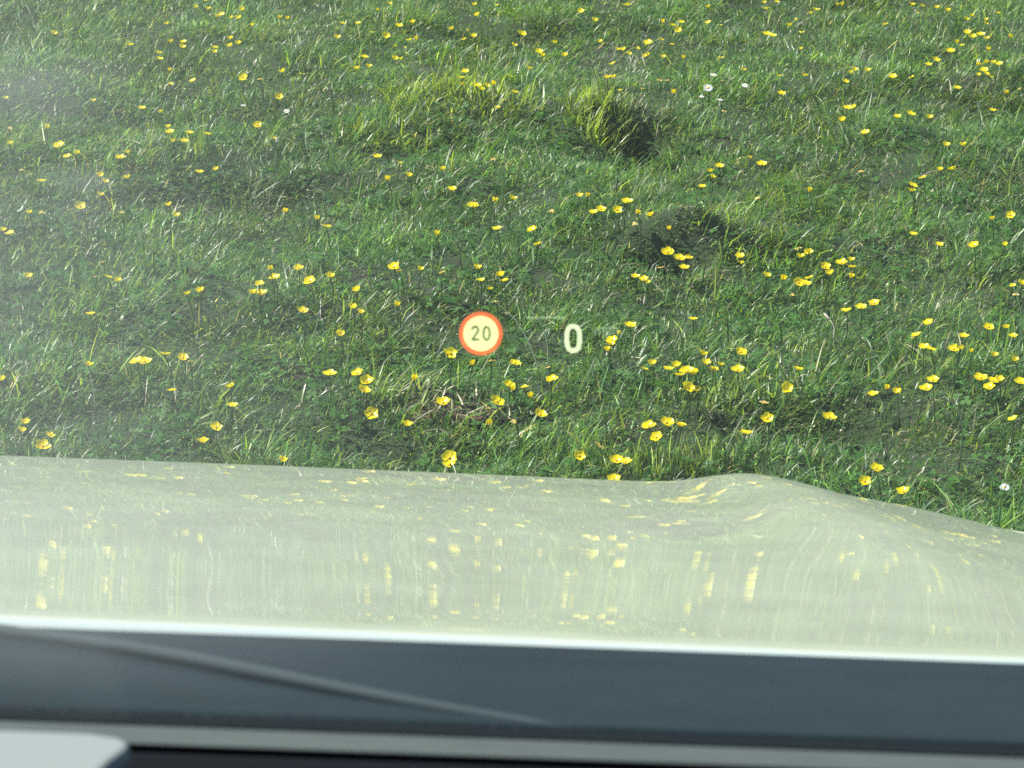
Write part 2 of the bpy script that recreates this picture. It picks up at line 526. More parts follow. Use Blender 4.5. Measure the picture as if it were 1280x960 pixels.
def dome_mesh(name, r_, hh, material):
    V, F = [], []
    for j in range(5):
        v = j / 4 * math.pi / 2
        for i in range(12):
            u = i / 12 * 2 * math.pi
            k = 1 + (.12 if i % 2 else -.08)
            V.append((r_ * k * math.cos(u) * math.cos(v), r_ * k * math.sin(u) * math.cos(v), hh * math.sin(v)))
    for j in range(4):
        for i in range(12):
            F.append((j * 12 + i, j * 12 + (i + 1) % 12, (j + 1) * 12 + (i + 1) % 12, (j + 1) * 12 + i))
    return mesh_from(name, V, F, material)

KINDS = {   # petal elevation, petal length, petal width, material, number of petals, curl
    'open': (R(18), .0125, .0125, m_yel, 5, .5),
    'cup': (R(38), .0125, .0120, m_yel, 5, .6),
    'half': (R(62), .0115, .0105, m_yel, 5, .4),
    'faded': (R(5), .0105, .0085, m_fade, 3, -.3),
}
PET = {k: petal_mesh("petal", v[0], v[1], v[2], v[3], v[5]) for k, v in KINDS.items()}
CEN = dome_mesh("flower_centre", .0030, .0030, m_centre)
def joined(meshes_mats, name, material):
    V, F = [], []
    for me, mw in meshes_mats:
        o = len(V)
        V += [mw @ v.co for v in me.vertices]
        F += [tuple(i + o for i in p_.vertices) for p_ in me.polygons]
    return mesh_from(name, V, F, material)
COR = {k: joined([(PET[k], Matrix.Rotation(i * 2 * math.pi / 5, 4, 'Z')) for i in range(v[4])], "corolla", v[3]) for k, v in KINDS.items()}
def stem_mesh():
    V, F = [], []
    for j in range(5):
        t = j / 4
        for i in range(5):
            u = i / 5 * 2 * math.pi
            V.append((.0011 * math.cos(u) + .006 * math.sin(t * math.pi), .0011 * math.sin(u), t))
    for j in range(4):
        for i in range(5):
            F.append((j * 5 + i, j * 5 + (i + 1) % 5, (j + 1) * 5 + (i + 1) % 5, (j + 1) * 5 + i))
    return mesh_from("stem", V, F, m_stem)
STEM = stem_mesh()

Z = 1280 / 430
def reg(ox, oy, s):
    out_ = []
    for t in s.split():
        f = t.split(',')
        out_.append((ox + float(f[0]) / Z, oy + float(f[1]) / Z, f[2] if len(f) > 2 else ''))
    return out_
FL = []
FL += reg(0, 0, "765,3 726,28 773,35 806,65 824,55 886,69 900,38 861,66,s 622,90 1039,68 1068,73 937,95,s 1273,88 201,127 634,157 683,157 678,178 484,168 857,145 857,173 886,163 798,177 797,196 589,197 594,220 1254,142 632,264 634,313,s 718,302 905,289,o 968,296,f 1053,268 1125,274,f 1037,360,o 20,368 345,378 527,404 598,420 173,478 35,478,f 625,475 632,493 703,496 769,500 643,530 683,527 957,466,o 1019,517,s 36,537 220,543,b 250,584 286,575 476,571 447,588,b 82,635,f 373,656 391,679 471,664 154,676 741,642 802,633 373,728 299,769,o 108,793,s 159,790,f 629,765 654,805 1060,791 1179,817 1214,845 8,860 37,869 450,790,f")
FL += reg(430, 0, "168,16 124,40 52,88 105,120,f 157,133,o 204,97 254,85 187,171,s 243,150 270,147 223,175,f 190,221 212,221,s 74,213 92,250 46,257 485,20 495,58 569,20,s 399,110 460,115,s 482,134 447,147,s 661,127,b 631,171 595,178,f 724,193,b 738,211 781,160 820,209 687,254 880,41,o 932,78 1053,20 952,157 1187,84 1222,95 1243,113,o 1254,84 1131,160,b 1178,147 1220,165,f 1017,187 1040,187 1058,203 1098,178,f 1117,212 1130,207 1186,214 1263,218 1000,238 978,292 1001,290 1026,337,s 1173,297,f 1206,300,f 1227,347 1110,330,f 450,268,b 435,290 440,316 495,320 510,335 532,322 555,315 635,344 570,402 594,374,f 123,585,b 207,609,s 366,631 161,670 240,656 552,592,f 400,706,b 478,767,b 558,750 628,742 347,875 569,853,b 701,856,b 721,910 875,732 905,732 1053,752,b 1016,781,o 927,793 955,780 778,785,f 1091,795 1142,804 1086,832,f 1209,855 1203,940,b")
FL += reg(850, 0, "312,12 318,33 360,8 104,27 105,85 83,100,f 148,92,f 500,38 488,52 512,38,s 586,20 605,20 864,20 900,22 880,47,f 955,31 997,41 1063,74 1088,60 1183,51 1138,76 1138,90,s 764,92 405,96 428,70,f 322,129,b 347,134 134,147,f 453,118,f 1068,121,b 1088,137,b 1118,130,b 1140,146 1052,168,f 1030,160 1006,192,b 1145,187 1229,139 951,224,b 923,242 1108,244 1140,236 1165,235 1188,239,b 1130,262,b 1110,281 1138,275 1157,289,s 153,212,f 234,262 276,275,f 160,301,f 370,283,s 463,281 449,183,s 697,265 648,262 635,272 614,304 791,286,b 860,286,f 376,349,b 1030,329,b 1215,349 1260,332,f 1162,412 165,413,f 622,404,b 643,402 604,449 808,435 856,425,b 928,440 690,495,b 990,543 1052,542 258,537,f 262,589,s 303,613,b 145,620,b 112,640 119,661 82,696 482,713 290,740,f 675,640,f 967,634 1012,632 903,663 864,690 860,712 1161,817 1229,801,o 867,873 963,912 1092,915,b 1209,912,s 440,928,f 478,940")
FL += reg(0, 300, "383,82,f 104,140 401,139 358,136,f 437,154 697,203 744,194 335,277 1005,112 1022,142,b 965,165 940,200 974,200,b 1110,107 1152,154,o 1227,138 1126,265 1265,354 508,454,b 537,455,b 614,427 680,440,b 705,452,f 327,468 5,522 638,562 857,549 863,619 1226,501,b 94,682 80,712,s 185,727,s 158,769,b 803,698 754,754 1050,824")
FL += reg(430, 300, "185,101,b 205,118,s 283,112 360,123,f 495,107 508,152 583,134 596,153 543,185,s 566,231,f 47,190 31,254 60,272 195,245 1064,320,b 1022,350,s 997,374,b 988,388 980,412 384,425 397,423,o 547,450,f 480,465 636,460,b 765,473,f 774,521,b 613,541,b 629,559 672,549,s 697,585 568,604,b 729,651,b 50,497,b 84,527,b 73,562,b 102,648,O 235,691 368,607,b 260,521 541,687 637,678,f 1134,695,b 1200,681,b 1247,691 1163,735,o 950,763,f 875,804,O 1012,822,b 1047,828,b 1003,893,b 392,812,O 390,838,b 1146,463 1118,481,s 1207,482 1235,470 1248,504 1270,489 1275,550 1083,138 1115,148 1131,160,s 1178,104,f 1203,49,b 1246,70,b 1265,105")
FL += reg(850, 300, "30,68 222,63,b 225,88,s 320,135 383,148 443,31,f 480,47 447,65 540,100,b 557,128 600,87,b 637,77 638,102 636,140 440,160,o 465,165,b 480,143 422,205,f 721,237,b 673,252 619,265 924,309 868,366,f 880,356 47,296 1147,325 1213,328 1055,360 1238,360 1270,165 1238,172,s 1248,205,f 1018,407,b 1042,407 1086,417,s 907,403 932,410 1168,432 1245,450 84,428 96,461 124,484 150,467,s 226,418 214,485,b 439,483 28,488,b 55,500 30,550,o 55,557,b 397,551,O 768,554 806,570 718,577 940,523,b 915,554,b 1118,516,b 1187,523 1163,525,b 1150,550,b 1265,530 1240,669 553,662,b 324,665,O 246,720 5,692 730,852,b 687,899,O 830,937,b 312,608,f")

LAND = [((600, 417), "the round 20 sign"), ((716, 422), "the zero readout"), ((860, 290), "the dark molehill"),
        ((580, 115), "the broad lime tuft"), ((790, 170), "the dark hollow"), ((888, 105), "the daisies"),
        ((560, 520), "the bare earth bank"), ((930, 600), "the bonnet bulge"), ((0, 0), "the top left corner"),
        ((1280, 0), "the top right corner"), ((0, 570), "the bonnet's left end"), ((1280, 655), "the bonnet's right end"),
        ((640, 0), "the top edge's middle"), ((1280, 320), "the right edge's middle"), ((0, 290), "the left edge's middle"),
        ((320, 580), "the bonnet's left half"), ((320, 0), "the top edge's left half"), ((960, 0), "the top edge's right half"),
        ((300, 300), "the left half's middle"), ((1060, 440), "the right half's middle")]
SECT = ["right", "below right", "below", "below left", "left", "above left", "above", "above right"]
ORD = ["closest", "second closest", "third closest", "fourth closest", "fifth closest", "sixth closest", "seventh closest", "eighth closest", "ninth closest", "tenth closest",
       "eleventh closest", "twelfth closest", "thirteenth closest", "fourteenth closest", "fifteenth closest", "sixteenth closest", "seventeenth closest", "eighteenth closest", "nineteenth closest", "twentieth closest"]
def place_words(pts):
    b = {}
    for i, (px, py) in enumerate(pts):
        k = min(range(len(LAND)), key=lambda q: math.hypot(px - LAND[q][0][0], py - LAND[q][0][1]))
        dx, dy = px - LAND[k][0][0], py - LAND[k][0][1]
        s_ = int(round(math.atan2(dy, dx) / (math.pi / 4))) % 8
        b.setdefault((k, s_), []).append((math.hypot(dx, dy), i))
    out_ = {}
    for (k, s_), lst in b.items():
        lst.sort()
        rel = {"right": "right of", "left": "left of", "below right": "below right of", "below left": "below left of", "above left": "above left of",
               "above right": "above right of", "above": "above", "below": "below"}[SECT[s_]]
        for n_, (_, i) in enumerate(lst):
            if len(lst) == 1: out_[i] = f"the only one {rel} {LAND[k][1]}"
            else: out_[i] = f"{ORD[min(n_, 19)]} {rel} {LAND[k][1]}"
    return out_
words = place_words([(f[0], f[1]) for f in FL])

order = sorted(range(len(FL)), key=lambda i: -FL[i][1])       # nearest first
GROUP = "buttercups in the pasture"
protos = {}
def build_flower(kind, simple):
    """one flower of this kind: stem + petals + centre, built once"""
    root = bpy.data.objects.new("buttercup", None); root.empty_display_size = .02
    C.objects.link(root)
    link("stem", STEM, root)
    if simple: link("corolla", COR[kind], root)
    else:
        for i in range(KINDS[kind][4]): link("petal", PET[kind], root)
    link("flower_centre", CEN, root)
    return root
def copy_tree(o):
    c = o.copy(); C.objects.link(c)
    for ch in o.children:
        d = ch.copy(); C.objects.link(d); d.parent = c
    return c
WORDS_KIND = {'open': "wide open yellow buttercup", 'cup': "cup-shaped yellow buttercup", 'half': "half closed yellow buttercup", 'faded': "pale faded buttercup"}
leftover = []
for rank, i in enumerate(order):
    px, py, c = FL[i]
    rr = random.random()
    kind = 'faded' if c == 'f' else 'open' if c in ('o', 'O', 'b') else ('cup' if rr < .5 else 'open' if rr < .85 else 'half')
    sz = {'b': 1.12, 's': .72, 'f': .85, 'o': 1.0, 'O': 1.05}.get(c, .95) * random.uniform(.74, .95)
    up = random.uniform(.045, .085)
    head = on_ground(px, py, up)
    tilt = random.uniform(R(3), R(26)); ta = random.uniform(0, 6.28)
    if c == 'O': tilt, ta = random.uniform(R(36), R(48)), R(-90) + random.uniform(-.3, .3)
    elif c == 'o': tilt, ta = random.uniform(R(30), R(45)), R(-90) + random.uniform(-.5, .5)
    elif c == 'b': tilt, ta = random.uniform(R(8), R(24)), R(-90) + random.uniform(-1, 1)
    base = Vector((head.x + random.uniform(-.012, .012), head.y + random.uniform(-.005, .02), 0))
    base.z = float(h(base.x, base.y)) - .003
    rel = head - base
    H = Matrix.Translation(rel) @ Matrix.Rotation(ta, 4, 'Z') @ Matrix.Rotation(tilt, 4, 'Y') @ Matrix.Rotation(random.uniform(0, 6.28), 4, 'Z') @ Matrix.Scale(sz, 4)
    if rank >= 298:
        leftover.append((COR[kind], Matrix.Translation(base) @ H)); continue
    simple = py < 230
    key = (kind, simple)
    if key not in protos: protos[key] = build_flower(kind, simple); o = protos[key]
    else: o = copy_tree(protos[key])
    o.location = base
    o["label"] = f"{WORDS_KIND[kind]}, {words[i]}"
    o["category"] = "buttercup"; o["group"] = GROUP
    np_ = 0
    for ch in o.children:
        nm = ch.name.split('.')[0]
        if nm == "stem":
            q = rel.to_track_quat('Z', 'Y').to_matrix().to_4x4()
            ch.matrix_local = q @ Matrix.Diagonal((1, 1, rel.length, 1))
        elif nm == "petal":
            j = Matrix.Rotation(np_ * 2 * math.pi / 5 + random.uniform(-.1, .1), 4, 'Z') @ Matrix.Rotation(random.uniform(-.14, .14), 4, 'Y')
            ch.matrix_local = H @ j; np_ += 1
        else: ch.matrix_local = H
if leftover:
    o = link("distant_buttercups", joined(leftover, "distant_buttercups", m_yel))
    o["kind"] = "stuff"; o["label"] = "smallest buttercups along the far top edge of the view"; o["category"] = "buttercups"
bpy.context.view_layer.update()

# daisies
DP = petal_mesh("petal", R(8), .0095, .0026, m_white, -.1)
DR = joined([(DP, Matrix.Rotation(i * 2 * math.pi / 22, 4, 'Z')) for i in range(22)], "petal_ring", m_white)
DC = dome_mesh("daisy_centre", .0034, .0022, principled("daisy_centre", (.65, .42, .02), .6))
daisy0 = None
for (px, py, s_, tl, lab) in [(892, 94, 1.1, 10, "white daisy at the back of the daisy group in the upper right"),
                          (885, 110, 1.35, 40, "largest white daisy of the group, tilted towards the viewer"),
                          (931, 107, 1.0, 25, "white daisy standing alone to the right of the daisy group"),
                          (877, 121, .8, 10, "small white daisy at the left front of the daisy group"),
                          (900, 125, .9, 5, "small pale daisy at the right front of the daisy group"),
                          (304, 132, .8, 5, "flat white daisy left of a lone stalk in the upper left"),
                          (358, 139, .85, 30, "small white daisy above the buttercup left of the broad lime tuft"),
                          (1256, 609, .9, 30, "white daisy close to the bonnet's right end")]:
    if daisy0 is None:
        daisy0 = o = bpy.data.objects.new("daisy", None); C.objects.link(o)
        link("stem", STEM, o); link("petal_ring", DR, o); link("flower_centre", DC, o)
    else: o = copy_tree(daisy0)
    head = on_ground(px, py, .05)
    base = Vector((head.x, head.y + .008, float(h(head.x, head.y)) - .003)); rel = head - base
    o.location = base; o["label"] = lab; o["category"] = "daisy"; o["group"] = "white daisies"
    H = Matrix.Translation(rel) @ Matrix.Rotation(R(-90), 4, 'Z') @ Matrix.Rotation(R(tl), 4, 'Y') @ Matrix.Scale(s_ * .8, 4)
    for ch in o.children:
        if ch.name.startswith("stem"): ch.matrix_local = rel.to_track_quat('Z', 'Y').to_matrix().to_4x4() @ Matrix.Diagonal((.8, .8, rel.length, 1))
        else: ch.matrix_local = H

# ------------------------------------------------------------ the car
CX = -0.37                                   # the car's middle line; the viewer sits right of it
car = empty("car", (CX, 0, 0), "pale silver green car seen from its driver's seat, parked on the pasture", "car")

m_paint, nt, out = mat("silver_green_paint")
tc = N(nt, "ShaderNodeTexCoord")
base = N(nt, "ShaderNodeBsdfPrincipled")
base.inputs["Base Color"].default_value = (.56, .60, .46, 1); base.inputs["Metallic"].default_value = .15
base.inputs["Roughness"].default_value = .45; base.inputs["Specular IOR Level"].default_value = .3
flk = N(nt, "ShaderNodeTexNoise"); flk.inputs["Scale"].default_value = 1500
dust = N(nt, "ShaderNodeTexNoise"); dust.inputs["Scale"].default_value = 14; dust.inputs["Detail"].default_value = 8
rmp = N(nt, "ShaderNodeMapRange"); rmp.inputs[1].default_value = .3; rmp.inputs[2].default_value = .7; rmp.inputs[3].default_value = .40; rmp.inputs[4].default_value = .48
gl = N(nt, "ShaderNodeBsdfGlossy"); gl.inputs["Roughness"].default_value = .012; gl.inputs["Color"].default_value = (.95, .97, .95, 1)
op = N(nt, "ShaderNodeTexNoise"); op.inputs["Scale"].default_value = 22; op.inputs["Detail"].default_value = 2
ob = N(nt, "ShaderNodeBump"); ob.inputs["Strength"].default_value = .05; ob.inputs["Distance"].default_value = .0006
mx = N(nt, "ShaderNodeMixShader")
for n in (flk, dust, op): nt.links.new(tc.outputs["Object"], n.inputs["Vector"])
nt.links.new(op.outputs[0], ob.inputs["Height"]); nt.links.new(ob.outputs[0], gl.inputs["Normal"])
nt.links.new(dust.outputs[0], rmp.inputs[0]); lw = N(nt, "ShaderNodeLayerWeight"); fm = N(nt, "ShaderNodeMapRange"); fm.inputs[1].default_value = .88; fm.inputs[3].default_value = 0; fm.inputs[4].default_value = .28
sm = N(nt, "ShaderNodeMath", operation='ADD')
nt.links.new(lw.outputs["Facing"], fm.inputs[0]); nt.links.new(fm.outputs[0], sm.inputs[0]); nt.links.new(rmp.outputs[0], sm.inputs[1]); nt.links.new(sm.outputs[0], mx.inputs[0])
nt.links.new(base.outputs[0], mx.inputs[1]); nt.links.new(gl.outputs[0], mx.inputs[2]); nt.links.new(mx.outputs[0], out.inputs[0])

# bonnet: long profile (y, slope in degrees) integrated from the rear edge, cross section added
PROF = [(1.030, 75), (1.031, -70), (1.0335, -25), (1.037, 3), (1.0415, 8), (1.047, 12), (1.062, 16.6), (1.20, 16.8), (1.45, 16.2), (1.65, 16.0), (1.9, 16.8), (2.2, 18.1), (2.44, 19.4), (2.6, 22), (2.72, 32), (2.82, 50), (2.88, 70), (2.91, 83)]
Z_REAR = 1.6 - 1.05 * math.tan(R(22.35))
PY = [p_[0] for p_ in PROF[1:]]; PS = [p_[1] for p_ in PROF[1:]]
# main sheet: slope chosen so the paint mirrors the pasture a few metres ahead, as in the photograph
yy_, zz_ = [1.031], [0.0]
while yy_[-1] < 1.062:
    sl_ = float(np.interp(yy_[-1] + .0005, PY, PS)); yy_.append(yy_[-1] + .001); zz_.append(zz_[-1] - math.tan(R(sl_)) * .001)
k_ = Z_REAR - float(np.interp(1.05, yy_, zz_)); zz_ = [v + k_ for v in zz_]
st_ = None
while yy_[-1] < 2.60 and (st_ is None or yy_[-1] < st_ + .15):
    y_, z_ = yy_[-1], zz_[-1]
    d_ = math.degrees(math.atan((1.6 - z_) / y_))
    q = min(1, max(0, (20.75 - d_) / (20.75 - 18.8))); q = q * q * (3 - 2 * q)
    r_ = 11.7 + .14 * math.sin((d_ - 20.4) * 5.2) * (1 - q) + (18.9 - 11.7) * q
    s_ = (r_ + d_) / 2
    if st_ is None and d_ < 19.42: st_ = y_
    if st_ is not None: s_ += (y_ - st_) * 12
    dy_ = .004 if y_ < 1.7 else .01; yy_.append(y_ + dy_); zz_.append(z_ - math.tan(R(s_)) * dy_)
s0_ = s_
while yy_[-1] < yy_[-1] + 1 and s0_ < 83:
    s0_ += 4.5; yy_.append(yy_[-1] + .016 * math.cos(R(s0_))); zz_.append(zz_[-1] - .016 * math.sin(R(s0_)))
print("bonnet front", st_, yy_[-1], zz_[-1])
ys, zs = np.array(yy_), np.array(zz_)
W = .80
xs = np.concatenate([np.linspace(-W, -.5, 26)[:-1], np.linspace(-.5, .45, 30)[:-1], np.linspace(.45, W, 44)])
def cross(x, y):
    ax = abs(x)
    g = min(1, max(0, (y - 1.05) / .1)) * (1 - float(far_f(y, 1.5, 2.0)))
    wv = .0034 * math.sin(x * 11 + 1.0) + .0020 * math.sin(x * 23 + 2.2)
    f = far_f(y, 1.25, 2.1); f = f * f * (3 - 2 * f)
    z = -.010 * x * x + wv * g * (y - 1.05)
    z += .012 * math.exp(-((ax - .582) / .050) ** 2) * (f * .9 + .1)
    z -= .62 * max(0, ax - .585) ** 2 * (.45 + .55 * f)
    return z
V = [(x, y, z + cross(x, y)) for y, z in zip(ys, zs) for x in xs]
nxx = len(xs)
F = [(j * nxx + i, j * nxx + i + 1, (j + 1) * nxx + i + 1, (j + 1) * nxx + i) for j in range(len(ys) - 1) for i in range(nxx - 1)]
def solid(o, t, off=-1):
    md = o.modifiers.new("thickness", 'SOLIDIFY'); md.thickness = t; md.offset = off
bon = link("bonnet", mesh_from("bonnet", V, F, m_paint), car)
bon["label"] = "dusty silver green bonnet reflecting the grass and flowers"
solid(bon, .004, -1)

m_black = principled("black_plastic", (.0035, .005, .0065), .7, 0, .08)
m_scuttle = principled("blue_grey_plastic", (.006, .014, .018), .55, 0, .15, (30, .15), (300, .2, .002))
m_dash = principled("dashboard_trim", (.055, .068, .06), .6, 0, .4, (60, .1))
m_white_trim = principled("pale_trim", (.20, .225, .215), .8)
m_rubber = principled("rubber", (.034, .050, .056), .7, 0, .1)

def extrude(name, prof, x0, x1, material, parent=car, bevel=.0, curve=0.0, nseg=24):
    """closed (y, z) outline swept across the car; curve bows the ends forward of the middle"""
    n = len(prof); V, F = [], []
    for k in range(nseg + 1):
        x = x0 + (x1 - x0) * k / nseg
        for (y, z) in prof: V.append((x, y - curve * x * x, z))
    for k in range(nseg):
        for i in range(n):
            a, b = k * n + i, k * n + (i + 1) % n
            F.append((a, a + n, b + n, b))
    F.append(tuple(range(n))); F.append(tuple(range(nseg * n, nseg * n + n))[::-1])
    o = link(name, mesh_from(name, V, F, material, smooth=False), parent)
    if bevel:
        b = o.modifiers.new("bevel", 'BEVEL'); b.width = bevel; b.segments = 3; b.limit_method = 'ANGLE'; b.angle_limit = R(25)
    return o
def zat(y, py):      # height on the sight line through picture row py (middle column) at distance y ahead
    return 1.6 - y * math.tan(DEP + math.atan((py - 480) / FPX))

zf = float(zs[-1]); yf = float(ys[-1])
# wings: outer skin beside the bonnet, down to the wheel arch
for s_ in (-1, 1):
    V, F = [], []
    prof = [(0.0, .0), (.04, -.006), (.075, -.03), (.10, -.08), (.11, -.20), (.10, -.40), (.06, -.55)]
    yy = ys[::3]
    zz = [float(np.interp(y, ys, zs)) + cross(W, y) for y in yy]
    for y, z in zip(yy, zz):
        for (dx, dz_) in prof: V.append((s_ * (W + .003 + dx), min(y, yf - .05), z + dz_ * min(1, z / .8)))
    n = len(prof)
    for j in range(len(yy) - 1):
        for i in range(n - 1):
            F.append((j * n + i, j * n + i + 1, (j + 1) * n + i + 1, (j + 1) * n + i))
    o = link("wing", mesh_from("wing", V, F, m_paint), car); solid(o, .003, 0)
zf = float(zs[-1]); yf = float(ys[-1])
extrude("bumper", [(yf - .006, zf - .004), (yf + .03, zf - .08), (yf + .05, zf - .2), (yf, .28), (yf - .1, .25), (yf - .1, zf - .06)], -.86, .86, m_paint, bevel=.01, curve=.06)

# scuttle: dark panel between bonnet and windscreen
sp_ = []
for k in range(13):
    t = k / 12; y_ = 1.026 - (1.026 - .872) * t
    sp_.append((y_, zat(y_, 806 + (908 - 806) * t ** .74)))
o = extrude("scuttle_panel", sp_ + [(.872, 1.10), (1.026, 1.10)], -.78, .78, m_scuttle)
o.data.polygons.foreach_set("use_smooth", [True] * len(o.data.polygons))
extrude("windscreen_seal", [(.870, zat(.870, 911)), (.842, zat(.842, 921)), (.842, 1.16), (.870, 1.16)], -.76, .76, m_black, bevel=.003)
extrude("dashboard", [(.800, zat(.800, 947)), (.760, 1.226), (.70, 1.20), (.60, zat(.60, 1120)), (.52, .9), (.52, .6), (.838, .6), (.838, 1.16), (.802, 1.16)], -.74, .74, m_black, bevel=.006)
strip = extrude("dashboard_strip", [(.838, zat(.838, 924)), (.803, zat(.803, 945)), (.803, zat(.803, 950)), (.838, zat(.838, 950))], -.74, .74, m_dash, bevel=.002)
strip["label"] = "thin grey green strip along the front of the dashboard"

# wiper resting on the scuttle
def onsc(px, py, y):
    d = ray(px, py); t = y / d.y
    return CAM + d * t - Vector((CX, 0, 0))
wp = []
for (px, py) in [(-420, 744), (-250, 760), (-100, 772), (60, 793), (160, 806), (250, 822), (350, 842), (450, 862), (530, 877), (600, 889), (660, 899), (715, 909)]:
    t_ = (py + (640 - px) * .0367 - 806) / 102
    wp.append(onsc(px, py, 1.026 - .154 * max(t_, .02)))
tube([p_ + Vector((0, 0, -.0012)) for p_ in wp], [.0027] * 6 + [.0026, .0024, .0022, .0020, .0017, .0012], m_rubber, "wiper_arm", car, 10)

# pale insert at the lower left corner
V = []
for (px, py) in [(-260, 899), (0, 911), (110, 915), (150, 921), (163, 929), (155, 938), (138, 950), (122, 966), (112, 990), (106, 1040), (-260, 1020)]:
    d = ray(px, py); t = (1.242 - 1.6) / d.z; V.append(CAM + d * t - Vector((CX, 0, 0)))
n = len(V)
ins = link("dashboard_insert", mesh_from("dashboard_insert", V + [v - Vector((0, 0, .006)) for v in V],
      [tuple(range(n)), tuple(range(n, 2 * n))[::-1]] + [(i, i + n, (i + 1) % n + n, (i + 1) % n) for i in range(n)], m_white_trim, smooth=False), car)
b = ins.modifiers.new("bevel", 'BEVEL'); b.width = .0015; b.segments = 2
ins["label"] = "pale rounded insert at the lower left corner of the view"

# windscreen: laminated glass with a film of dust and painted veiling glare, stronger left
m_glass, nt, out = mat("dust_and_glare_glass")
tc = N(nt, "ShaderNodeTexCoord")
trn = N(nt, "ShaderNodeBsdfTransparent"); trn.inputs[0].default_value = (.975, .99, .985, 1)
gls = N(nt, "ShaderNodeBsdfGlossy"); gls.inputs["Roughness"].default_value = 0.0
lw = N(nt, "ShaderNodeLayerWeight"); pw = N(nt, "ShaderNodeMath", operation='POWER'); pw.inputs[1].default_value = 5
fr = N(nt, "ShaderNodeMath", operation='MULTIPLY_ADD'); fr.inputs[1].default_value = .035; fr.inputs[2].default_value = .004
nt.links.new(lw.outputs["Facing"], pw.inputs[0]); nt.links.new(pw.outputs[0], fr.inputs[0])
m1 = N(nt, "ShaderNodeMixShader"); m2 = N(nt, "ShaderNodeMixShader")
tl = N(nt, "ShaderNodeBsdfTranslucent"); tl.inputs[0].default_value = (.31, .345, .34, 1)
sep = N(nt, "ShaderNodeSeparateXYZ")
mr = N(nt, "ShaderNodeMapRange"); mr.inputs[1].default_value = .25; mr.inputs[2].default_value = .37; mr.inputs[3].default_value = 1.0; mr.inputs[4].default_value = 0.0
mr.interpolation_type = 'SMOOTHSTEP'
nz = N(nt, "ShaderNodeTexNoise"); nz.inputs["Scale"].default_value = 9; nz.inputs["Detail"].default_value = 5
mul = N(nt, "ShaderNodeMath", operation='MULTIPLY'); ad = N(nt, "ShaderNodeMath", operation='MULTIPLY_ADD')
nt.links.new(tc.outputs["Object"], nz.inputs["Vector"]); nt.links.new(tc.outputs["Object"], sep.inputs[0])
nt.links.new(sep.outputs[0], mr.inputs[0]); nt.links.new(mr.outputs[0], mul.inputs[0]); nt.links.new(nz.outputs[0], mul.inputs[1])
mz = N(nt, "ShaderNodeMapRange"); mz.interpolation_type = 'SMOOTHSTEP'; mz.inputs[1].default_value = 1.25; mz.inputs[2].default_value = 1.36
low = N(nt, "ShaderNodeMath", operation='MULTIPLY')
prev = ad.outputs[0]
for (px, py, rad_, amp) in [(105, 205, .006, .16), (106, 240, .005, .10), (785, 8, .007, .16), (1110, 330, .008, .07), (560, 75, .006, .05), (40, 70, .012, .12), (890, 250, .006, .05)]:
    d = ray(px, py); t = (1.201 - 1.6 + .856 * .62 + .018) / (d.z + .62 * d.y)
    P = CAM + d * t - Vector((CX, 0, 0))
    vm = N(nt, "ShaderNodeVectorMath", operation='DISTANCE'); vm.inputs[1].default_value = P
    mp = N(nt, "ShaderNodeMapRange"); mp.interpolation_type = 'SMOOTHSTEP'; mp.inputs[1].default_value = 0; mp.inputs[2].default_value = rad_ * 1.5; mp.inputs[3].default_value = amp; mp.inputs[4].default_value = 0
    a2 = N(nt, "ShaderNodeMath", operation='ADD')
    nt.links.new(tc.outputs["Object"], vm.inputs[0]); nt.links.new(vm.outputs["Value"], mp.inputs[0]); nt.links.new(mp.outputs[0], a2.inputs[0]); nt.links.new(prev, a2.inputs[1]); prev = a2.outputs[0]
nt.links.new(sep.outputs[2], mz.inputs[0]); nt.links.new(prev, low.inputs[0]); nt.links.new(mz.outputs[0], low.inputs[1])
nt.links.new(mul.outputs[0], ad.inputs[0]); ad.inputs[1].default_value = .25; ad.inputs[2].default_value = .016
nt.links.new(fr.outputs[0], m1.inputs[0]); nt.links.new(trn.outputs[0], m1.inputs[1]); nt.links.new(gls.outputs[0], m1.inputs[2])
nt.links.new(low.outputs[0], m2.inputs[0]); nt.links.new(m1.outputs[0], m2.inputs[1]); nt.links.new(tl.outputs[0], m2.inputs[2])
nt.links.new(m2.outputs[0], out.inputs[0])
V, F = [], []
NU, NV = 30, 20
for j in range(NV + 1):
    t = j / NV
    for i in range(NU + 1):
        x = -.74 + 1.48 * i / NU
        y = .856 - .80 * t - .10 * x * x
        V.append((x * (1 - .12 * t), y, 1.201 + .496 * t + .02 * math.sin(t * math.pi)))
for j in range(NV):
    for i in range(NU):
        a = j * (NU + 1) + i
        F.append((a, a + 1, a + NU + 2, a + NU + 1))
ws = link("windscreen", mesh_from("windscreen", V, F, m_glass), car); solid(ws, .004, 0); ws.modifiers[0].use_rim = False
ws["label"] = "slightly dusty windscreen, with painted glare haze growing towards the left"
# roof and pillars around the cabin
extrude("roof", [(.052, 1.700), (-.2, 1.735), (-1.2, 1.72), (-1.2, 1.69), (-.2, 1.70), (.052, 1.675)], -.66, .66, m_paint, bevel=.004)
for s_ in (-1, 1):
    A, B = Vector((s_ * .765, .79, 1.20)), Vector((s_ * .675, .05, 1.685))
    tube([A, A.lerp(B, .5) + Vector((0, 0, .012)), B, B + Vector((0, -1.2, .0))], [.028, .026, .024, .024], m_black, "pillar", car, 12)
extrude("door_panel", [(.85, .5), (.85, 1.17), (-1.2, 1.14), (-1.2, .5)], .765, .82, m_black, bevel=.01)
extrude("door_panel", [(.85, .5), (.85, 1.17), (-1.2, 1.14), (-1.2, .5)], -.82, -.765, m_black, bevel=.01)
extrude("cabin_floor", [(.83, .45), (.83, .40), (-1.2, .40), (-1.2, .45)], -.76, .76, m_black)

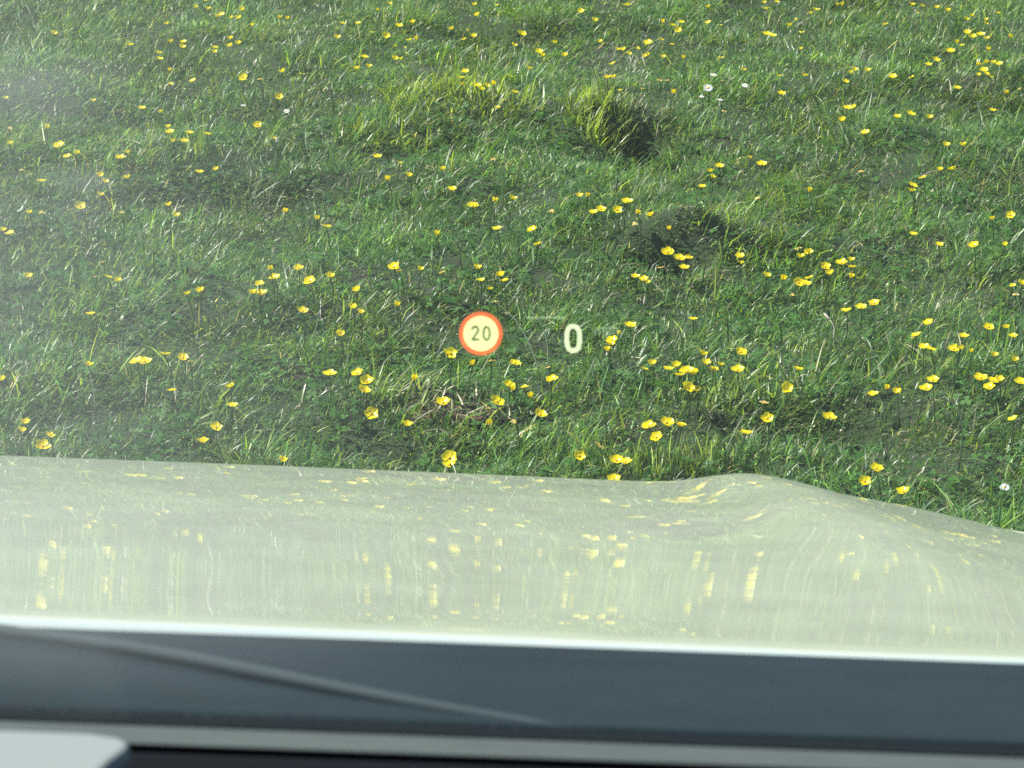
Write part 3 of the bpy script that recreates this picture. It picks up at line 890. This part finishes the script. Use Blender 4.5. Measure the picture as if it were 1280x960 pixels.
# ------------------------------------------------------------ head-up display image (floats where the projector focuses it)
def hud_mat(name, col, strength, keep):
    m, nt, out = mat(name)
    em = N(nt, "ShaderNodeEmission"); em.inputs[0].default_value = rgb(col); em.inputs[1].default_value = strength
    tr = N(nt, "ShaderNodeBsdfTransparent"); tr.inputs[0].default_value = (keep, keep, keep, 1)
    a = N(nt, "ShaderNodeAddShader")
    nt.links.new(em.outputs[0], a.inputs[0]); nt.links.new(tr.outputs[0], a.inputs[1]); nt.links.new(a.outputs[0], out.inputs[0])
    return m
h_disc = hud_mat("display_light_cream", (.66, .68, .29), 1.0, .35)
h_red = hud_mat("display_light_red", (.60, .11, .03), 1.0, .35)
h_dig = hud_mat("display_light_dim", (.09, .11, .05), 1.0, .8)
h_zero = hud_mat("display_light_green", (.52, .60, .36), 1.0, .45)
h_faint = hud_mat("display_light_faint", (.11, .16, .09), 1.0, .9)
HD = 1.90
def seg_d(p_, a, b):
    ax, ay = a; bx, by = b; px, py = p_
    dx, dy = bx - ax, by - ay
    t = max(0, min(1, ((px - ax) * dx + (py - ay) * dy) / (dx * dx + dy * dy + 1e-12)))
    return math.hypot(px - ax - dx * t, py - ay - dy * t)
def arc(cx, cy, rx, ry, a0, a1, n=14): return [(cx + rx * math.cos(R(a0 + (a1 - a0) * i / n)), cy + ry * math.sin(R(a0 + (a1 - a0) * i / n))) for i in range(n + 1)]
TWO = arc(0, 5.5, 4.4, 4.6, 160, -25) + [(3.2, 1.8), (-4.3, -9.0), (4.8, -9.0)]
ZERO = arc(0, .3, 4.3, 9.6, 0, 360, 28)
def pl_d(p_, pl): return min(seg_d(p_, pl[i], pl[i + 1]) for i in range(len(pl) - 1))
SQ = [(math.copysign(abs(math.cos(a)) ** .75, math.cos(a)) * 8.0, math.copysign(abs(math.sin(a)) ** .75, math.sin(a)) * 15.2) for a in [k * math.pi / 24 for k in range(49)]]
def hud(name, cx, cy, half_w, half_h, inside, material, parent, depth=0.0, step=.5):
    """flat image built of small cells; coordinates in photograph pixels at the image's distance"""
    nx_ = int(2 * half_w / step); ny_ = int(2 * half_h / step)
    u = CM @ Vector((1, 0, 0)); v = CM @ Vector((0, 1, 0))
    D0 = ray(cx, cy); D0 = CAM + D0 * ((HD + depth) / D0.y)
    k = (D0 - CAM).length / FPX
    idx, V, F = {}, [], []
    def vid(i, j):
        if (i, j) not in idx:
            idx[(i, j)] = len(V)
            V.append(D0 + u * ((i * step - half_w) * k) + v * ((j * step - half_h) * k) - Vector((CX, 0, 0)))
        return idx[(i, j)]
    for i in range(nx_):
        for j in range(ny_):
            if inside(((i + .5) * step - half_w, (j + .5) * step - half_h)):
                F.append((vid(i, j), vid(i + 1, j), vid(i + 1, j + 1), vid(i, j + 1)))
    return link(name, mesh_from(name, V, F, material, smooth=False), parent)
def digits(p_):
    q = ((p_[0] + 7.0), p_[1]); w_ = ((p_[0] - 7.2), p_[1])
    return pl_d((q[0] * 1.0, q[1]), [(a * .85, b * .85) for a, b in TWO]), pl_d(w_, [(a * .9, b * .85) for a, b in ZERO])
sign = hud("speed_limit_symbol", 601, 417, 24, 24, lambda p_: math.hypot(*p_) < 22 and min(digits(p_)) > 1.5, h_disc, car)
sign["label"] = "glowing round cream speed limit symbol reading 20 with an orange red ring"
hud("ring", 601, 417, 28, 28, lambda p_: 22 <= math.hypot(*p_) < 27.3, h_red, sign)
hud("digit", 601, 417, 24, 16, lambda p_: digits(p_)[0] <= 1.5, h_dig, sign)["label"] = "dim digit 2"
hud("digit", 601, 417, 24, 16, lambda p_: digits(p_)[1] <= 1.5, h_dig, sign)["label"] = "dim digit 0"
hud("speed_readout", 716.5, 423, 15, 21, lambda p_: pl_d(p_, SQ) < 3.0, h_zero, car)["label"] = "glowing pale green zero speed readout"
def mph(p_):
    x, y = p_
    m_ = min(seg_d(p_, (-14, -4), (-14, 4)), seg_d(p_, (-9, -4), (-9, 3)), seg_d(p_, (-4, -4), (-4, 3)), seg_d(p_, (-14, 4), (-4, 4)))
    q_ = min(seg_d(p_, (0, -8), (0, 4)), seg_d(p_, (0, 4), (5, 4)), seg_d(p_, (5, 4), (5, -4)), seg_d(p_, (5, -4), (0, -4)))
    r_ = min(seg_d(p_, (9, -4), (9, 8)), seg_d(p_, (9, 4), (14, 3)), seg_d(p_, (14, 3), (14, -4)))
    return min(m_, q_, r_) < 1.1
hud("speed_unit", 758, 414, 17, 11, mph, h_faint, car)["label"] = "very faint green mph lettering right of the zero"
hud("display_line", 682, 397, 24, 3, lambda p_: abs(p_[1]) < 1.3, h_faint, car)["label"] = "very faint green line between the symbol and the zero"
